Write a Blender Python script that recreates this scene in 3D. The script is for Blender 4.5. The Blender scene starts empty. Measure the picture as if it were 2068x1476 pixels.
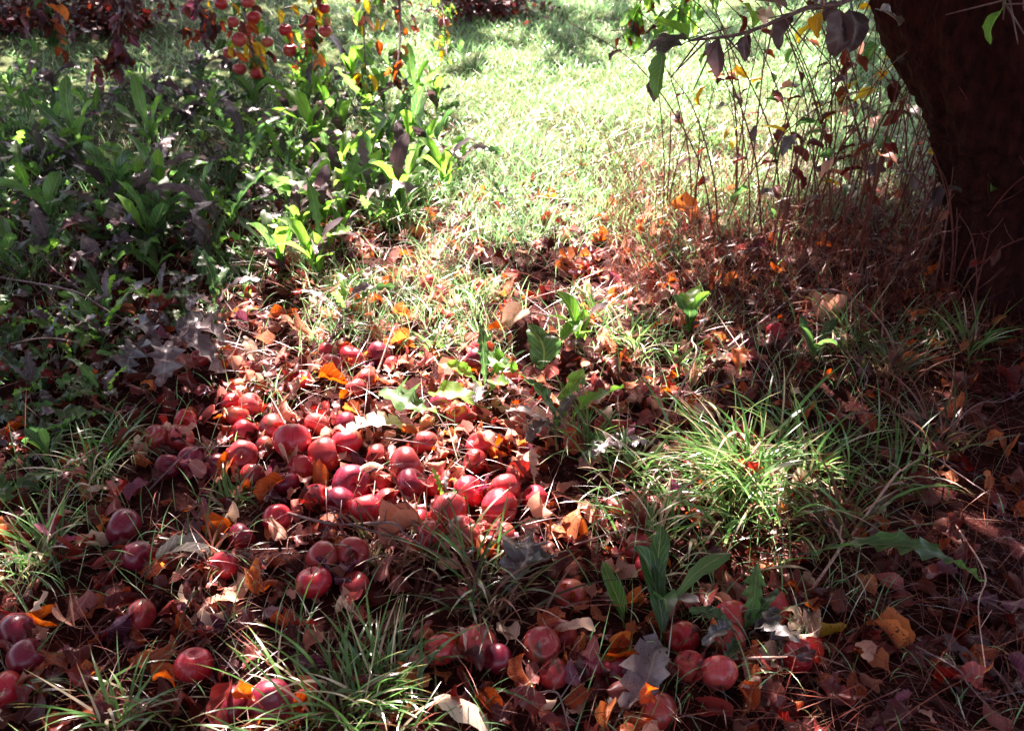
import bpy, math, random
import numpy as np
from mathutils import Vector, Matrix, Euler
R = math.radians
S = bpy.context.scene
# ------------------------------------------------------------------ camera
CAM_H, PITCH, FPX = 1.4, R(32.0), 2010.0
cam_d = bpy.data.cameras.new('camera'); cam = bpy.data.objects.new('camera', cam_d)
S.collection.objects.link(cam); S.camera = cam
cam_d.sensor_width = 36.0; cam_d.lens = 36.0*FPX/2068.0; cam_d.clip_end = 500; cam_d.clip_start = 0.02
cam_d.dof.use_dof = True; cam_d.dof.focus_distance = 2.15; cam_d.dof.aperture_fstop = 6.3
cam.location = (0, 0, CAM_H); cam.rotation_euler = (math.pi/2-PITCH, 0, 0)
# ------------------------------------------------------------------ sky, sun, exposure
SUN_EL, SUN_AZ = R(43), R(-9)        # azimuth from +Y towards +X: the sun stands ahead, a little to the left
w = bpy.data.worlds.new('World'); S.world = w; w.use_nodes = True
nt = w.node_tree; sky = nt.nodes.new('ShaderNodeTexSky'); sky.sky_type = 'NISHITA'; sky.sun_disc = False
sky.sun_elevation = SUN_EL; sky.sun_rotation = SUN_AZ; sky.air_density = 1.0; sky.dust_density = 1.5
bg = nt.nodes['Background']; bg.inputs[1].default_value = 0.05
nt.links.new(sky.outputs[0], bg.inputs[0])
sd = Vector((math.sin(SUN_AZ)*math.cos(SUN_EL), math.cos(SUN_AZ)*math.cos(SUN_EL), math.sin(SUN_EL)))
sl = bpy.data.lights.new('sun', 'SUN'); sl.energy = 5.0; sl.angle = R(0.5); sl.color = (1.0, 0.94, 0.86)
so = bpy.data.objects.new('sun', sl); S.collection.objects.link(so)
so.rotation_euler = sd.to_track_quat('Z', 'Y').to_euler()
S.view_settings.view_transform = 'Standard'; S.view_settings.look = 'None'
S.view_settings.use_white_balance = True; S.view_settings.white_balance_temperature = 6950; S.view_settings.white_balance_tint = 28
S.view_settings.exposure = 3.15; S.view_settings.gamma = 1.0
# ------------------------------------------------------------------ helpers
rng = np.random.default_rng(7); rnd = random.Random(11)
F = np.array([0, math.cos(PITCH), -math.sin(PITCH)]); U = np.array([0, math.sin(PITCH), math.cos(PITCH)])
SXY = np.array([sd.x/sd.z, sd.y/sd.z])           # ground shift of a shadow per metre of height
def gh(x, y):                                     # height of the uneven ground
    return (0.012*np.sin(2.1*x+1.3*y+.4)+0.010*np.sin(5.3*x-3.1*y)+0.007*np.sin(9.7*y+4.0*x+2)+0.005*np.sin(17*x+2*y))
def ray(px, py): return F+np.array([(px-1034)/FPX, 0, 0])+U*((738-py)/FPX)
def G(px, py, z=0.0):                             # photo pixel -> point z above the ground
    r = ray(px, py); h = z
    for _ in range(4):
        t = (h-CAM_H)/r[2]; h = z+float(gh(r[0]*t, r[1]*t))
    return np.array([r[0]*t, r[1]*t, h])
def D(px, py, d):                                 # photo pixel at depth d
    return np.array([0, 0, CAM_H])+ray(px, py)*d
def pix(x, y, z=0.0):
    v0, v1, v2 = x, y, z-CAM_H
    d = v1*F[1]+v2*F[2]; u = v1*U[1]+v2*U[2]
    d = np.where(np.abs(d) < 1e-3, 1e-3, d)
    return 1034+FPX*v0/d, 738-FPX*u/d, d
class Geo:
    """verts, quads, per-vertex attributes u (across), v (along), r (random), per-face material index"""
    def __init__(s): s.V=[]; s.Q=[]; s.A=[]; s.M=[]; s.n=0
    def add(s, V, Q, A=None, M=0):
        V=np.asarray(V,float).reshape(-1,3); Q=np.asarray(Q,int).reshape(-1,4)
        if A is None: A=np.zeros((len(V),3))
        s.V.append(V); s.Q.append(Q+s.n); s.A.append(A); s.n+=len(V)
        s.M.append(np.full(len(Q),M) if np.isscalar(M) else np.asarray(M)); return s
    def addg(s, g, mat=None):
        V,Q,A,M=g.arr()
        if mat is not None: V=V@mat[:3,:3].T+mat[:3,3]
        return s.add(V,Q,A,M)
    def arr(s): return np.concatenate(s.V),np.concatenate(s.Q),np.concatenate(s.A),np.concatenate(s.M)
    def mesh(s, name, mats, smooth=True):
        V,Q,A,M=s.arr(); me=bpy.data.meshes.new(name)
        me.vertices.add(len(V)); me.vertices.foreach_set('co', V.astype(np.float32).ravel())
        me.loops.add(len(Q)*4); me.loops.foreach_set('vertex_index', Q.astype(np.int32).ravel())
        me.polygons.add(len(Q)); me.polygons.foreach_set('loop_start', np.arange(0,len(Q)*4,4,dtype=np.int32))
        me.polygons.foreach_set('loop_total', np.full(len(Q),4,dtype=np.int32))
        me.polygons.foreach_set('material_index', M.astype(np.int32))
        me.polygons.foreach_set('use_smooth', np.full(len(Q),smooth))
        for i,nm in enumerate(('lu','lv','lr')):
            a=me.attributes.new(nm,'FLOAT','POINT'); a.data.foreach_set('value', A[:,i].astype(np.float32))
        for m in (mats if isinstance(mats,(list,tuple)) else [mats]): me.materials.append(m)
        me.update(calc_edges=True); return me
def link(name, me, parent=None):
    o=bpy.data.objects.new(name, me); S.collection.objects.link(o)
    if parent: o.parent=parent
    return o
def empty(name, loc=(0,0,0), rot=(0,0,0)):
    o=bpy.data.objects.new(name,None); S.collection.objects.link(o); o.location=loc; o.rotation_euler=rot
    o.empty_display_size=.05; return o
def tag(o, label=None, cat=None, group=None, kind=None):
    if label: o['label']=label
    if cat: o['category']=cat
    if group: o['group']=group
    if kind: o['kind']=kind
    return o
def copy_tree(o, parent=None):
    c=o.copy(); S.collection.objects.link(c); c.parent=parent
    for ch in list(o.children): copy_tree(ch,c)
    return c
# ------------------------------------------------------------------ materials
def newmat(name):
    m=bpy.data.materials.new(name); m.use_nodes=True; n=m.node_tree
    for x in list(n.nodes): n.nodes.remove(x)
    return m,n
class NT:
    def __init__(s,n): s.n=n
    def node(s,t,**k):
        x=s.n.nodes.new(t)
        for a,b in k.items(): setattr(x,a,b)
        return x
    def put(s,sock,v):
        if hasattr(v,'is_output'): s.n.links.new(v,sock)
        elif v is not None: sock.default_value=v
    def math(s,op,a,b=None,clamp=False):
        x=s.node('ShaderNodeMath',operation=op,use_clamp=clamp); s.put(x.inputs[0],a)
        if b is not None: s.put(x.inputs[1],b)
        return x.outputs[0]
    def mix(s,f,a,b,mode='MIX'):
        x=s.node('ShaderNodeMix',data_type='RGBA',blend_type=mode); s.put(x.inputs[0],f)
        for k,v in ((6,a),(7,b)): s.put(x.inputs[k], (*v,1) if isinstance(v,tuple) and len(v)==3 else v)
        return x.outputs[2]
    def ramp(s,f,stops,interp='LINEAR'):
        x=s.node('ShaderNodeValToRGB'); c=x.color_ramp; c.interpolation=interp
        while len(c.elements)<len(stops): c.elements.new(0.5)
        for e,(p,col) in zip(c.elements,stops):
            e.position=p; e.color=(*col,1) if isinstance(col,tuple) else (col,col,col,1)
        s.put(x.inputs[0],f); return x.outputs[0]
    def noise(s,scale,vec=None,detail=3,rough=.6,w=None):
        x=s.node('ShaderNodeTexNoise'); 
        if w is not None: x.noise_dimensions='4D'; s.put(x.inputs['W'],w)
        s.put(x.inputs['Scale'],scale); s.put(x.inputs['Detail'],detail); s.put(x.inputs['Roughness'],rough)
        if vec is not None: s.put(x.inputs['Vector'],vec)
        return x.outputs['Fac']
    def attr(s,nm): return s.node('ShaderNodeAttribute',attribute_name=nm).outputs['Fac']
    def obj(s): return s.node('ShaderNodeTexCoord').outputs['Object']
    def orand(s): return s.node('ShaderNodeObjectInfo').outputs['Random']
    def bump(s,h,st=.3,dist=.002):
        x=s.node('ShaderNodeBump'); s.put(x.inputs['Height'],h); s.put(x.inputs['Strength'],st); s.put(x.inputs['Distance'],dist)
        return x.outputs[0]
    def bsdf(s,col,rough=.5,spec=.5,bump=None,coat=0,coatr=.2,sss=0):
        x=s.node('ShaderNodeBsdfPrincipled'); s.put(x.inputs['Base Color'],(*col,1) if isinstance(col,tuple) else col)
        s.put(x.inputs['Roughness'],rough); s.put(x.inputs['Specular IOR Level'],spec)
        x.inputs['Coat Weight'].default_value=coat; x.inputs['Coat Roughness'].default_value=coatr
        if bump is not None: s.put(x.inputs['Normal'],bump)
        return x
    def out(s,sh,disp=None):
        o=s.node('ShaderNodeOutputMaterial'); s.n.links.new(sh,o.inputs['Surface'])
    def thin(s,col,tcol,f,rough,spec,bump=None):     # leaf: reflects and lets light through
        p=s.bsdf(col,rough,spec,bump); t=s.node('ShaderNodeBsdfTranslucent'); s.put(t.inputs['Color'],tcol)
        m=s.node('ShaderNodeMixShader'); s.put(m.inputs[0],f)
        s.n.links.new(p.outputs[0],m.inputs[1]); s.n.links.new(t.outputs[0],m.inputs[2]); s.out(m.outputs[0])
def leaf_mat(name,ca,cb,vein,spot=0.0,spotc=(.02,.008,.006),f=.4,rough=.45,spec=.3,sat=1.12,tbright=1.35,spscale=170,veinw=.09):
    m,n=newmat(name); N=NT(n); oc=N.obj()
    r=N.math('FRACT',N.math('ADD',N.attr('lr'),N.orand()))
    ns=N.noise(38,oc,4,.65,w=N.math('MULTIPLY',r,20.0))
    k=N.math('ADD',N.math('MULTIPLY',ns,.9),N.math('MULTIPLY',N.math('SUBTRACT',r,.5),.9))
    col=N.mix(N.ramp(k,[(.3,0.0),(.62,1.0)]),ca,cb)
    # midrib and side veins follow the blade
    au=N.math('ABSOLUTE',N.attr('lu')); mid=N.math('LESS_THAN',au,veinw)
    sv=N.math('FRACT',N.math('SUBTRACT',N.math('MULTIPLY',N.attr('lv'),8.0),N.math('MULTIPLY',au,2.2)))
    svl=N.math('MULTIPLY',N.math('LESS_THAN',sv,.13),.45)
    col=N.mix(N.math('MAXIMUM',N.math('MULTIPLY',mid,.75),svl),col,vein)
    if spot>0:
        v=N.node('ShaderNodeTexVoronoi'); v.inputs['Scale'].default_value=spscale; n.links.new(oc,v.inputs['Vector'])
        big=N.noise(60,oc,3,.6,w=N.math('MULTIPLY',r,9.0))
        th=N.math('MULTIPLY',N.ramp(big,[(.40,0.0),(.72,.62)]),spot)
        sp=N.math('LESS_THAN',v.outputs['Distance'],th)
        col=N.mix(N.math('MULTIPLY',sp,.9),col,spotc)
    hs=N.node('ShaderNodeHueSaturation'); n.links.new(col,hs.inputs['Color'])
    hs.inputs['Saturation'].default_value=sat; hs.inputs['Value'].default_value=tbright
    b=N.bump(N.math('ADD',N.math('MULTIPLY',ns,.6),N.math('MULTIPLY',svl,-1.0)),.5,.0015)
    N.thin(col,hs.outputs[0],f,rough,spec,b); return m
M={}
M['orange']=leaf_mat('orange_leaf',(.38,.070,.022),(.56,.19,.08),(.50,.22,.10),.9,f=.48)
M['tan']=leaf_mat('tan_leaf',(.38,.15,.10),(.58,.33,.24),(.45,.22,.13),.55,f=.35)
M['pale']=leaf_mat('pale_leaf',(.62,.44,.32),(.72,.58,.44),(.5,.33,.22),.3,f=.3)
M['maroon']=leaf_mat('maroon_leaf',(.075,.008,.008),(.20,.028,.024),(.22,.08,.06),.3,f=.3,rough=.38,spec=.55)
M['pink']=leaf_mat('pink_leaf',(.34,.08,.075),(.48,.19,.16),(.55,.3,.25),.3,f=.35)
M['brown']=leaf_mat('brown_leaf',(.050,.010,.007),(.15,.036,.022),(.13,.04,.03),.3,f=.25)
M['yellow']=leaf_mat('yellow_leaf',(.55,.30,.02),(.62,.46,.06),(.6,.45,.15),.7,spotc=(.2,.06,.01),f=.5)
M['purple']=leaf_mat('purple_leaf',(.09,.018,.04),(.20,.06,.09),(.3,.15,.18),.3,f=.3,rough=.4,spec=.6)
M['green']=leaf_mat('green_leaf',(.024,.066,.022),(.055,.13,.036),(.16,.22,.08),0,f=.42,rough=.40,spec=.55,tbright=3.2,veinw=.06)
M['fresh']=leaf_mat('fresh_leaf',(.055,.15,.025),(.11,.24,.045),(.24,.34,.1),0,f=.5,rough=.4,spec=.5,tbright=2.8,veinw=.06)
M['grey']=leaf_mat('greyed_leaf',(.060,.058,.052),(.15,.115,.115),(.26,.22,.20),.7,f=.28,rough=.36,spec=.9,tbright=1.3,veinw=.05)
M['dusk']=leaf_mat('dark_leaf',(.045,.03,.035),(.085,.05,.055),(.12,.08,.08),0,f=.25,rough=.35,spec=.7)
M['crowngreen']=leaf_mat('crown_green',(.06,.06,.012),(.11,.09,.02),(.12,.12,.05),0,f=.15,tbright=1.2)
M['crownrust']=leaf_mat('crown_rust',(.17,.03,.01),(.26,.07,.015),(.2,.08,.03),0,f=.2,tbright=1.2)
def grass_mat(name,ca,cb,dry,drya,rough=.33,spec=.5,f=.45,tb=1.9):
    m,n=newmat(name); N=NT(n); r=N.attr('lr'); v=N.attr('lv')
    col=N.mix(r,ca,cb); isdry=N.math('GREATER_THAN',N.math('FRACT',N.math('MULTIPLY',r,7.31)),1-drya)
    col=N.mix(isdry,col,dry)
    col=N.mix(N.math('MULTIPLY',N.math('GREATER_THAN',v,.86),.6),col,(.35,.26,.10))
    col=N.mix(N.ramp(v,[(0.0,.5),(.25,0.0)]),col,(.42,.34,.22))
    hs=N.node('ShaderNodeHueSaturation'); n.links.new(col,hs.inputs['Color']); hs.inputs['Value'].default_value=tb
    hs.inputs['Saturation'].default_value=1.05
    N.thin(col,hs.outputs[0],f,rough,spec); return m
M['lawn']=grass_mat('lawn_grass',(.10,.26,.085),(.23,.43,.20),(.44,.50,.38),.12,rough=.28,spec=.7)
M['tuft']=grass_mat('tuft_grass',(.045,.13,.03),(.11,.24,.065),(.42,.37,.25),.17,rough=.26,spec=.75)
M['darkgrass']=grass_mat('thin_grass',(.035,.045,.018),(.08,.09,.03),(.16,.07,.05),.5)
M['straw']=grass_mat('straw',(.15,.028,.018),(.30,.085,.045),(.07,.012,.010),.4,f=.25,tb=1.2)
def wood_mat(name,ca,cb,scale=30,rough=.8,bs=.6,stretch=(1,1,.25),spec=.3,dist=.004):
    m,n=newmat(name); N=NT(n)
    mp=N.node('ShaderNodeMapping'); mp.inputs['Scale'].default_value=stretch; n.links.new(N.obj(),mp.inputs['Vector'])
    a=N.noise(scale,mp.outputs[0],6,.7); col=N.mix(N.ramp(a,[(.35,0.0),(.65,1.0)]),ca,cb)
    N.out(N.bsdf(col,rough,spec,N.bump(a,bs,dist)).outputs[0]); return m
M['bark']=wood_mat('bark',(.012,.002,.002),(.055,.011,.009),40,.92,1.0,(1,1,.3),.15,.03)
M['twig']=wood_mat('twig_bark',(.07,.03,.03),(.20,.12,.11),60,.6,.5,(1,1,1),.5)
M['cane']=wood_mat('cane_bark',(.06,.010,.009),(.16,.036,.024),80,.5,.3,(1,1,1),.5)
M['stalk']=wood_mat('dry_stalk',(.30,.16,.12),(.52,.36,.28),80,.6,.3,(1,1,1),.4)
M['stem']=wood_mat('fruit_stem',(.05,.03,.012),(.12,.07,.03),200,.7,.3)
def soil():
    m,n=newmat('soil'); N=NT(n); oc=N.obj(); a=N.noise(14,oc,8,.7); b=N.noise(120,oc,4,.7); c=N.noise(.6,oc,3,.5)
    col=N.mix(N.ramp(a,[(.35,0.0),(.68,1.0)]),(.013,.0022,.0025),(.055,.011,.009))
    col=N.mix(N.ramp(b,[(.55,0.0),(.7,.6)]),col,(.15,.055,.03))
    sp=N.node('ShaderNodeSeparateXYZ'); n.links.new(oc,sp.inputs[0])
    far=N.ramp(N.math('ADD',N.math('MULTIPLY',sp.outputs[1],.1),N.math('MULTIPLY',c,.15)),[(.42,0.0),(.55,1.0)])
    col=N.mix(far,col,N.mix(a,(.05,.075,.025),(.12,.15,.06)))
    N.out(N.bsdf(col,.95,.1,N.bump(N.math('ADD',a,N.math('MULTIPLY',b,.4)),1.0,.02)).outputs[0]); return m
M['soil']=soil()
def apple_mat(name,deep,lite,patch=(.55,.26,.07),pk=.35,rot=0):
    m,n=newmat(name); N=NT(n); oc=N.obj(); rr=N.orand(); w4=N.math('MULTIPLY',rr,30.0)
    sp=N.node('ShaderNodeSeparateXYZ'); n.links.new(oc,sp.inputs[0])
    ang=N.math('ARCTAN2',sp.outputs[1],sp.outputs[0])
    cb=N.node('ShaderNodeCombineXYZ'); n.links.new(N.math('MULTIPLY',N.math('COSINE',ang),7.0),cb.inputs[0]); n.links.new(N.math('MULTIPLY',N.math('SINE',ang),7.0),cb.inputs[1])
    n.links.new(N.math('MULTIPLY',sp.outputs[2],12.0),cb.inputs[2])
    st=N.noise(2.2,cb.outputs[0],5,.75,w=w4)
    col=N.mix(N.ramp(st,[(.35,0.0),(.70,1.0)]),deep,lite)
    pa=N.noise(14,oc,2,.5,w=w4); col=N.mix(N.math('MULTIPLY',N.ramp(pa,[(.56,0.0),(.72,1.0)]),pk),col,patch)
    v=N.node('ShaderNodeTexVoronoi'); v.inputs['Scale'].default_value=210; n.links.new(oc,v.inputs['Vector'])
    col=N.mix(N.math('MULTIPLY',N.math('LESS_THAN',v.outputs['Distance'],.16),.35),col,(.52,.26,.18))
    v2=N.node('ShaderNodeTexVoronoi'); v2.inputs['Scale'].default_value=75; n.links.new(oc,v2.inputs['Vector'])
    col=N.mix(N.math('MULTIPLY',N.math('LESS_THAN',v2.outputs['Distance'],.12),.8),col,(.05,.008,.012))
    ro=N.noise(22,oc,3,.6,w=N.math('ADD',w4,5.0)); th=.58 if rot else .71
    rm=N.ramp(ro,[(th,0.0),(th+.03,1.0)]); col=N.mix(rm,col,(.11,.035,.016))
    bloom=N.noise(30,oc,4,.6,w=w4); rough=N.math('ADD',N.math('MULTIPLY',bloom,.25),.22)
    N.out(N.bsdf(col,rough,.5,N.bump(N.math('MULTIPLY',bloom,.5),.12,.002),coat=.12,coatr=.15).outputs[0]); return m
M['apple']=apple_mat('apple_skin',(.36,.006,.018),(.60,.036,.044))
M['applepink']=apple_mat('pink_apple_skin',(.40,.014,.032),(.62,.12,.09),(.62,.36,.12),.6)
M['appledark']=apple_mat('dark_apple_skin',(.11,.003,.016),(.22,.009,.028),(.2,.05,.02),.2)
M['applerot']=apple_mat('bruised_apple_skin',(.26,.012,.02),(.42,.05,.04),(.3,.12,.03),.4,rot=1)
# ------------------------------------------------------------------ shape builders
def grid_faces(nr,nc,wrap=False):
    q=[]
    for i in range(nr-1):
        for j in range(nc-(0 if wrap else 1)):
            a=i*nc+j; b=i*nc+(j+1)%nc; q.append((a,b,b+nc,a+nc))
    return np.array(q)
def tube(pts, rad, ns=6, wob=0):
    P=np.asarray(pts,float); n=len(P); rad=np.broadcast_to(np.asarray(rad,float),(n,))
    T=np.gradient(P,axis=0); T/=np.linalg.norm(T,axis=1)[:,None]+1e-9
    ref=np.array([0,0,1.0]) if abs(T[0][2])<.9 else np.array([1.0,0,0])
    V=[]
    for i in range(n):
        a=np.cross(T[i],ref); a/=np.linalg.norm(a)+1e-9; b=np.cross(T[i],a)
        for k in range(ns):
            th=2*math.pi*k/ns; r=rad[i]*(1+(wob*math.sin(3*th+i) if wob else 0)); V.append(P[i]+r*(a*math.cos(th)+b*math.sin(th)))
    g=Geo(); A=np.zeros((len(V),3)); A[:,0]=1; g.add(V,grid_faces(n,ns,True),A); return g
def smoothpath(pts,n=14):
    P=np.asarray(pts,float); k=len(P)
    if k<3: return np.array([P[0]+(P[-1]-P[0])*t for t in np.linspace(0,1,n)])
    out=[]
    Q=np.vstack([2*P[0]-P[1],P,2*P[-1]-P[-2]])
    for s in np.linspace(0,k-1-1e-6,n):
        i=int(s); t=s-i; p0,p1,p2,p3=Q[i:i+4]
        out.append(.5*((2*p1)+(-p0+p2)*t+(2*p0-5*p1+4*p2-p3)*t*t+(-p0+3*p1-3*p2+p3)*t**3))
    return np.array(out)
def leaf(L=.08,W=.048,nv=8,nu=4,kind='oval',fold=.25,bend=.5,wave=.08,cup=0,twist=0,pet=.25,seed=0,petr=.0009):
    """leaf blade growing along +Y from the origin, upper side +Z"""
    q=random.Random(seed); vs=np.linspace(0,1,nv+1); us=np.linspace(-1,1,2*(nu//2)+1); V=[];A=[]
    ph=[q.uniform(0,6.28) for _ in range(6)]; rv=q.random()
    if kind=='lobed': jag=[q.uniform(.35,1.25) for _ in range(2*(nv+2))]
    y=z=0; th=-bend*.3; dl=L/nv; cy=[0];cz=[0]; ths=[th]
    for i in range(nv):
        th+= (bend*1.3)/nv*(1+.5*math.sin(ph[0]+i)); y+=dl*math.cos(th); z-=dl*math.sin(th); cy.append(y);cz.append(z);ths.append(th)
    for i,v in enumerate(vs):
        if kind=='oval': w=math.sin(math.pi*v**.85)**.75*(1-.25*v)
        elif kind=='strap': w=min(1,(.25+2.2*v))*(1-v**5)
        elif kind=='spoon': w=(.22+.78*math.sin(math.pi*min(1,v**1.6))**.8) if v<.97 else .12
        else: w=(.18+.9*math.sin(math.pi*v**1.35)**.9)
        w=max(w,.02)*W/2
        sx=W*.10*math.sin(ph[1]+v*5)
        for u in us:
            ww=w
            if kind=='lobed' and 0<i<nv: ww=w*((.55+.5*jag[2*i+(u>0)]) if i%3==1 else (.42+.3*jag[2*i+(u>0)]) if i%3==2 else .40+.12*jag[2*i+(u>0)])
            elif kind in('oval','spoon'): ww=w*(1+.05*math.sin(i*2.7+ph[2]))
            uu=abs(u); x=u*ww
            zz=fold*uu*ww+cup*uu*uu*ww*1.5+wave*W*uu*math.sin(ph[3]+v*9+(2.1 if u>0 else 0))+wave*.5*W*uu*math.sin(ph[4]+v*21+u*2)
            bk=twist*(v-.3); x2=x*math.cos(bk)-zz*math.sin(bk); z2=x*math.sin(bk)+zz*math.cos(bk)
            yo=(-.30*abs(ww)*uu if (kind=='lobed' and i%3==1) else 0)+.05*W*math.sin(7*v+ph[5])*u; z2+=(.10*W*uu*math.sin(i*2.1+ph[2]+(1.7 if u>0 else 0)) if kind=='lobed' else 0)
            V.append((x2+sx, cy[i]+yo+z2*math.sin(ths[i]), cz[i]+z2*math.cos(ths[i]))); A.append((u,v,rv))
    g=Geo(); g.add(V,grid_faces(nv+1,len(us)),np.array(A))
    if pet>0:
        x0=V[len(us)//2][0]
        g.addg(tube([(x0,.001,0),(x0*.5,-pet*L*.5,.002),(0,-pet*L,pet*L*q.uniform(-.1,.25))],petr,4))
    return g
def rotm(ax,az=None,ay=0): # euler -> 4x4
    return np.array(Euler((ax,ay,az or 0),'XYZ').to_matrix().to_4x4())
def scatter(protos,pos,rots,scl,mats,r=None):
    """merge many copies of small leaf prototypes into one Geo (vectorised)"""
    g=Geo(); n=len(pos); pick=rng.integers(0,len(protos),n)
    for k,p in enumerate(protos):
        idx=np.where(pick==k)[0]
        if not len(idx): continue
        V,Q,A,_=p.arr(); m=len(V)
        W=np.einsum('nij,vj->nvi',rots[idx]*scl[idx][:,None,None],V)+pos[idx][:,None,:]
        AA=np.repeat(A[None],len(idx),0).copy(); AA[:,:,2]=rng.random(len(idx))[:,None]
        QQ=Q[None]+(np.arange(len(idx))*m)[:,None,None]
        g.add(W.reshape(-1,3),QQ.reshape(-1,4),AA.reshape(-1,3),np.repeat(mats[idx],len(Q)))
    return g
def randrot(n,tilt,flip=.5):
    az=rng.uniform(0,2*np.pi,n); ta=rng.uniform(0,2*np.pi,n); t=np.abs(rng.normal(0,tilt,n))+np.where(rng.random(n)<flip,np.pi,0)
    ax=np.stack([np.cos(ta),np.sin(ta),np.zeros(n)],1); K=np.zeros((n,3,3))
    K[:,0,1]=-ax[:,2];K[:,0,2]=ax[:,1];K[:,1,0]=ax[:,2];K[:,1,2]=-ax[:,0];K[:,2,0]=-ax[:,1];K[:,2,1]=ax[:,0]
    Rt=np.eye(3)[None]+np.sin(t)[:,None,None]*K+(1-np.cos(t))[:,None,None]*(K@K)
    Z=np.zeros((n,3,3)); Z[:,0,0]=np.cos(az);Z[:,0,1]=-np.sin(az);Z[:,1,0]=np.sin(az);Z[:,1,1]=np.cos(az);Z[:,2,2]=1
    return Rt@Z
def blades(B,az,L,W,t0,t1,nseg=4,mat=0,drift=.25):
    n=len(B); B=np.asarray(B,float); d=np.stack([np.cos(az),np.sin(az),np.zeros(n)],1)
    tw=rng.uniform(-1.2,1.2,n); side=np.stack([-np.sin(az+tw),np.cos(az+tw),np.zeros(n)],1)
    sd2=np.stack([-np.sin(az),np.cos(az),np.zeros(n)],1)*rng.normal(0,drift,n)[:,None]
    P=B.copy(); V=np.zeros((n,nseg+1,2,3)); A=np.zeros((n,nseg+1,2,3)); A[...,2]=rng.random(n)[:,None,None]
    for s in range(nseg+1):
        t=s/nseg; w=W*np.where(t<.3,.7+t,1.0)*(1-t**2.2*.95)
        V[:,s,0]=P-side*w[:,None]/2; V[:,s,1]=P+side*w[:,None]/2; A[:,s,0,0]=-1;A[:,s,1,0]=1;A[:,s,:,1]=t
        th=t0+(t1-t0)*(s+.5)/nseg
        P=P+(d*np.sin(th)[:,None]+sd2*t+np.array([0,0,1.0])*np.cos(th)[:,None])*(L/nseg)[:,None]
    m=2*(nseg+1); q=np.array([(2*s,2*s+1,2*s+3,2*s+2) for s in range(nseg)])
    Q=q[None]+(np.arange(n)*m)[:,None,None]
    g=Geo(); g.add(V.reshape(-1,3),Q.reshape(-1,4),A.reshape(-1,3),mat); return g
def apple_geo(seed,r=.036):
    q=random.Random(seed); ns,nr=28,22; V=[]; sq=q.uniform(.88,1.03); lob=q.uniform(.01,.05); sk=q.uniform(-.08,.08); ph=q.uniform(0,6)
    for i in range(nr+1):
        t=math.pi*i/nr; rr=math.sin(t); zz=math.cos(t)
        dt=math.exp(-(rr/.34)**2)*.36 if zz>0 else -math.exp(-(rr/.30)**2)*.24
        rad=rr*(1+.07*zz)
        for k in range(ns):
            a=2*math.pi*k/ns; f=1+lob*math.cos(5*a+ph)*(1-zz)*.6+sk*math.cos(a+ph)*.8*zz
            V.append((r*rad*f*math.cos(a),r*rad*f*math.sin(a),r*sq*(zz-dt)))
    g=Geo(); g.add(V,grid_faces(nr+1,ns,True)); return g,sq*r
def stem_geo(seed,z,L=.018):
    q=random.Random(seed); a=q.uniform(-.4,.4)
    g=tube(smoothpath([(0,0,z-.002),(a*.2*L,0,z+L*.5),(a*L,q.uniform(-.3,.3)*L,z+L)],6),[.0016,.0012,.0011,.0011,.0013,.0018],6); return g
def calyx_geo(z):
    g=Geo()
    for k in range(5):
        a=k*1.2566; c,s=math.cos(a),math.sin(a); p=[]
        for (l,w) in ((.0,.0015),(.003,.002),(.006,.0004)):
            for e in (-1,1): p.append((c*l-s*w*e,s*l+c*w*e,z-.001-l*.5))
        g.add(p,[(0,1,3,2),(2,3,5,4)])
    return g
# ------------------------------------------------------------------ labels: what a thing is near in the picture
LM=[('the big sunlit grass tuft',1490,960),('the grass tuft at the bottom edge',720,1350),('the wilted grey weed leaves',380,770),
('the tree trunk',1960,430),('the dark lobed leaf at the bottom',1300,1370),('the jagged pale weed leaf',740,850),
('the big pale tan leaf',958,1440),('the long arching green leaf',1730,1120),('the bottom left corner',0,1476),('the bottom right corner',2068,1476),
('the middle left edge',0,740),('the top left corner',0,0),('the round dark green leaf',1080,670),('the sunny lawn',1180,240),
('the glossy orange-red apple',590,893),('the hanging apples',570,80),('the ragged dead weed leaf',1070,1140),('the oval bright green leaf',1410,590),
('the middle right edge',2068,800),('the upper left edge',0,330),('the tall weeds by the lawn',790,330),('the far left grass',330,300)]
REG=[]
def reg(o,phrase,px,py,cat,group): REG.append((o,phrase,px,py)); tag(o,'x',cat,group)
ORD=['first','second','third','fourth','fifth','sixth','seventh','eighth','ninth','tenth','eleventh','twelfth','thirteenth','fourteenth','fifteenth','sixteenth','seventeenth','eighteenth','nineteenth','twentieth']+['twenty-'+t for t in ('first','second','third','fourth','fifth','sixth','seventh','eighth','ninth')]
def label_all():
    B={}
    for o,ph,px,py in REG:
        nm,lx,ly=min(LM,key=lambda l:(l[1]-px)**2+(l[2]-py)**2); dx,dy=px-lx,py-ly
        if 'corner' in nm or 'edge' in nm and 'tuft' not in nm: dr='near'
        else: dr=('right of' if dx>0 else 'left of') if abs(dx)>abs(dy) else ('below' if dy>0 else 'above')
        B.setdefault((ph,dr,nm),[]).append((dx*dx+dy*dy,o))
    for (ph,dr,nm),l in B.items():
        l.sort(key=lambda t:t[0])
        for i,(d,o) in enumerate(l):
            o['label']=f'{ph} {dr} {nm}' if len(l)==1 else f'{ph} {dr} {nm}, '+('closest to it' if i==0 else f'{ORD[min(i,28)]} closest')
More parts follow.
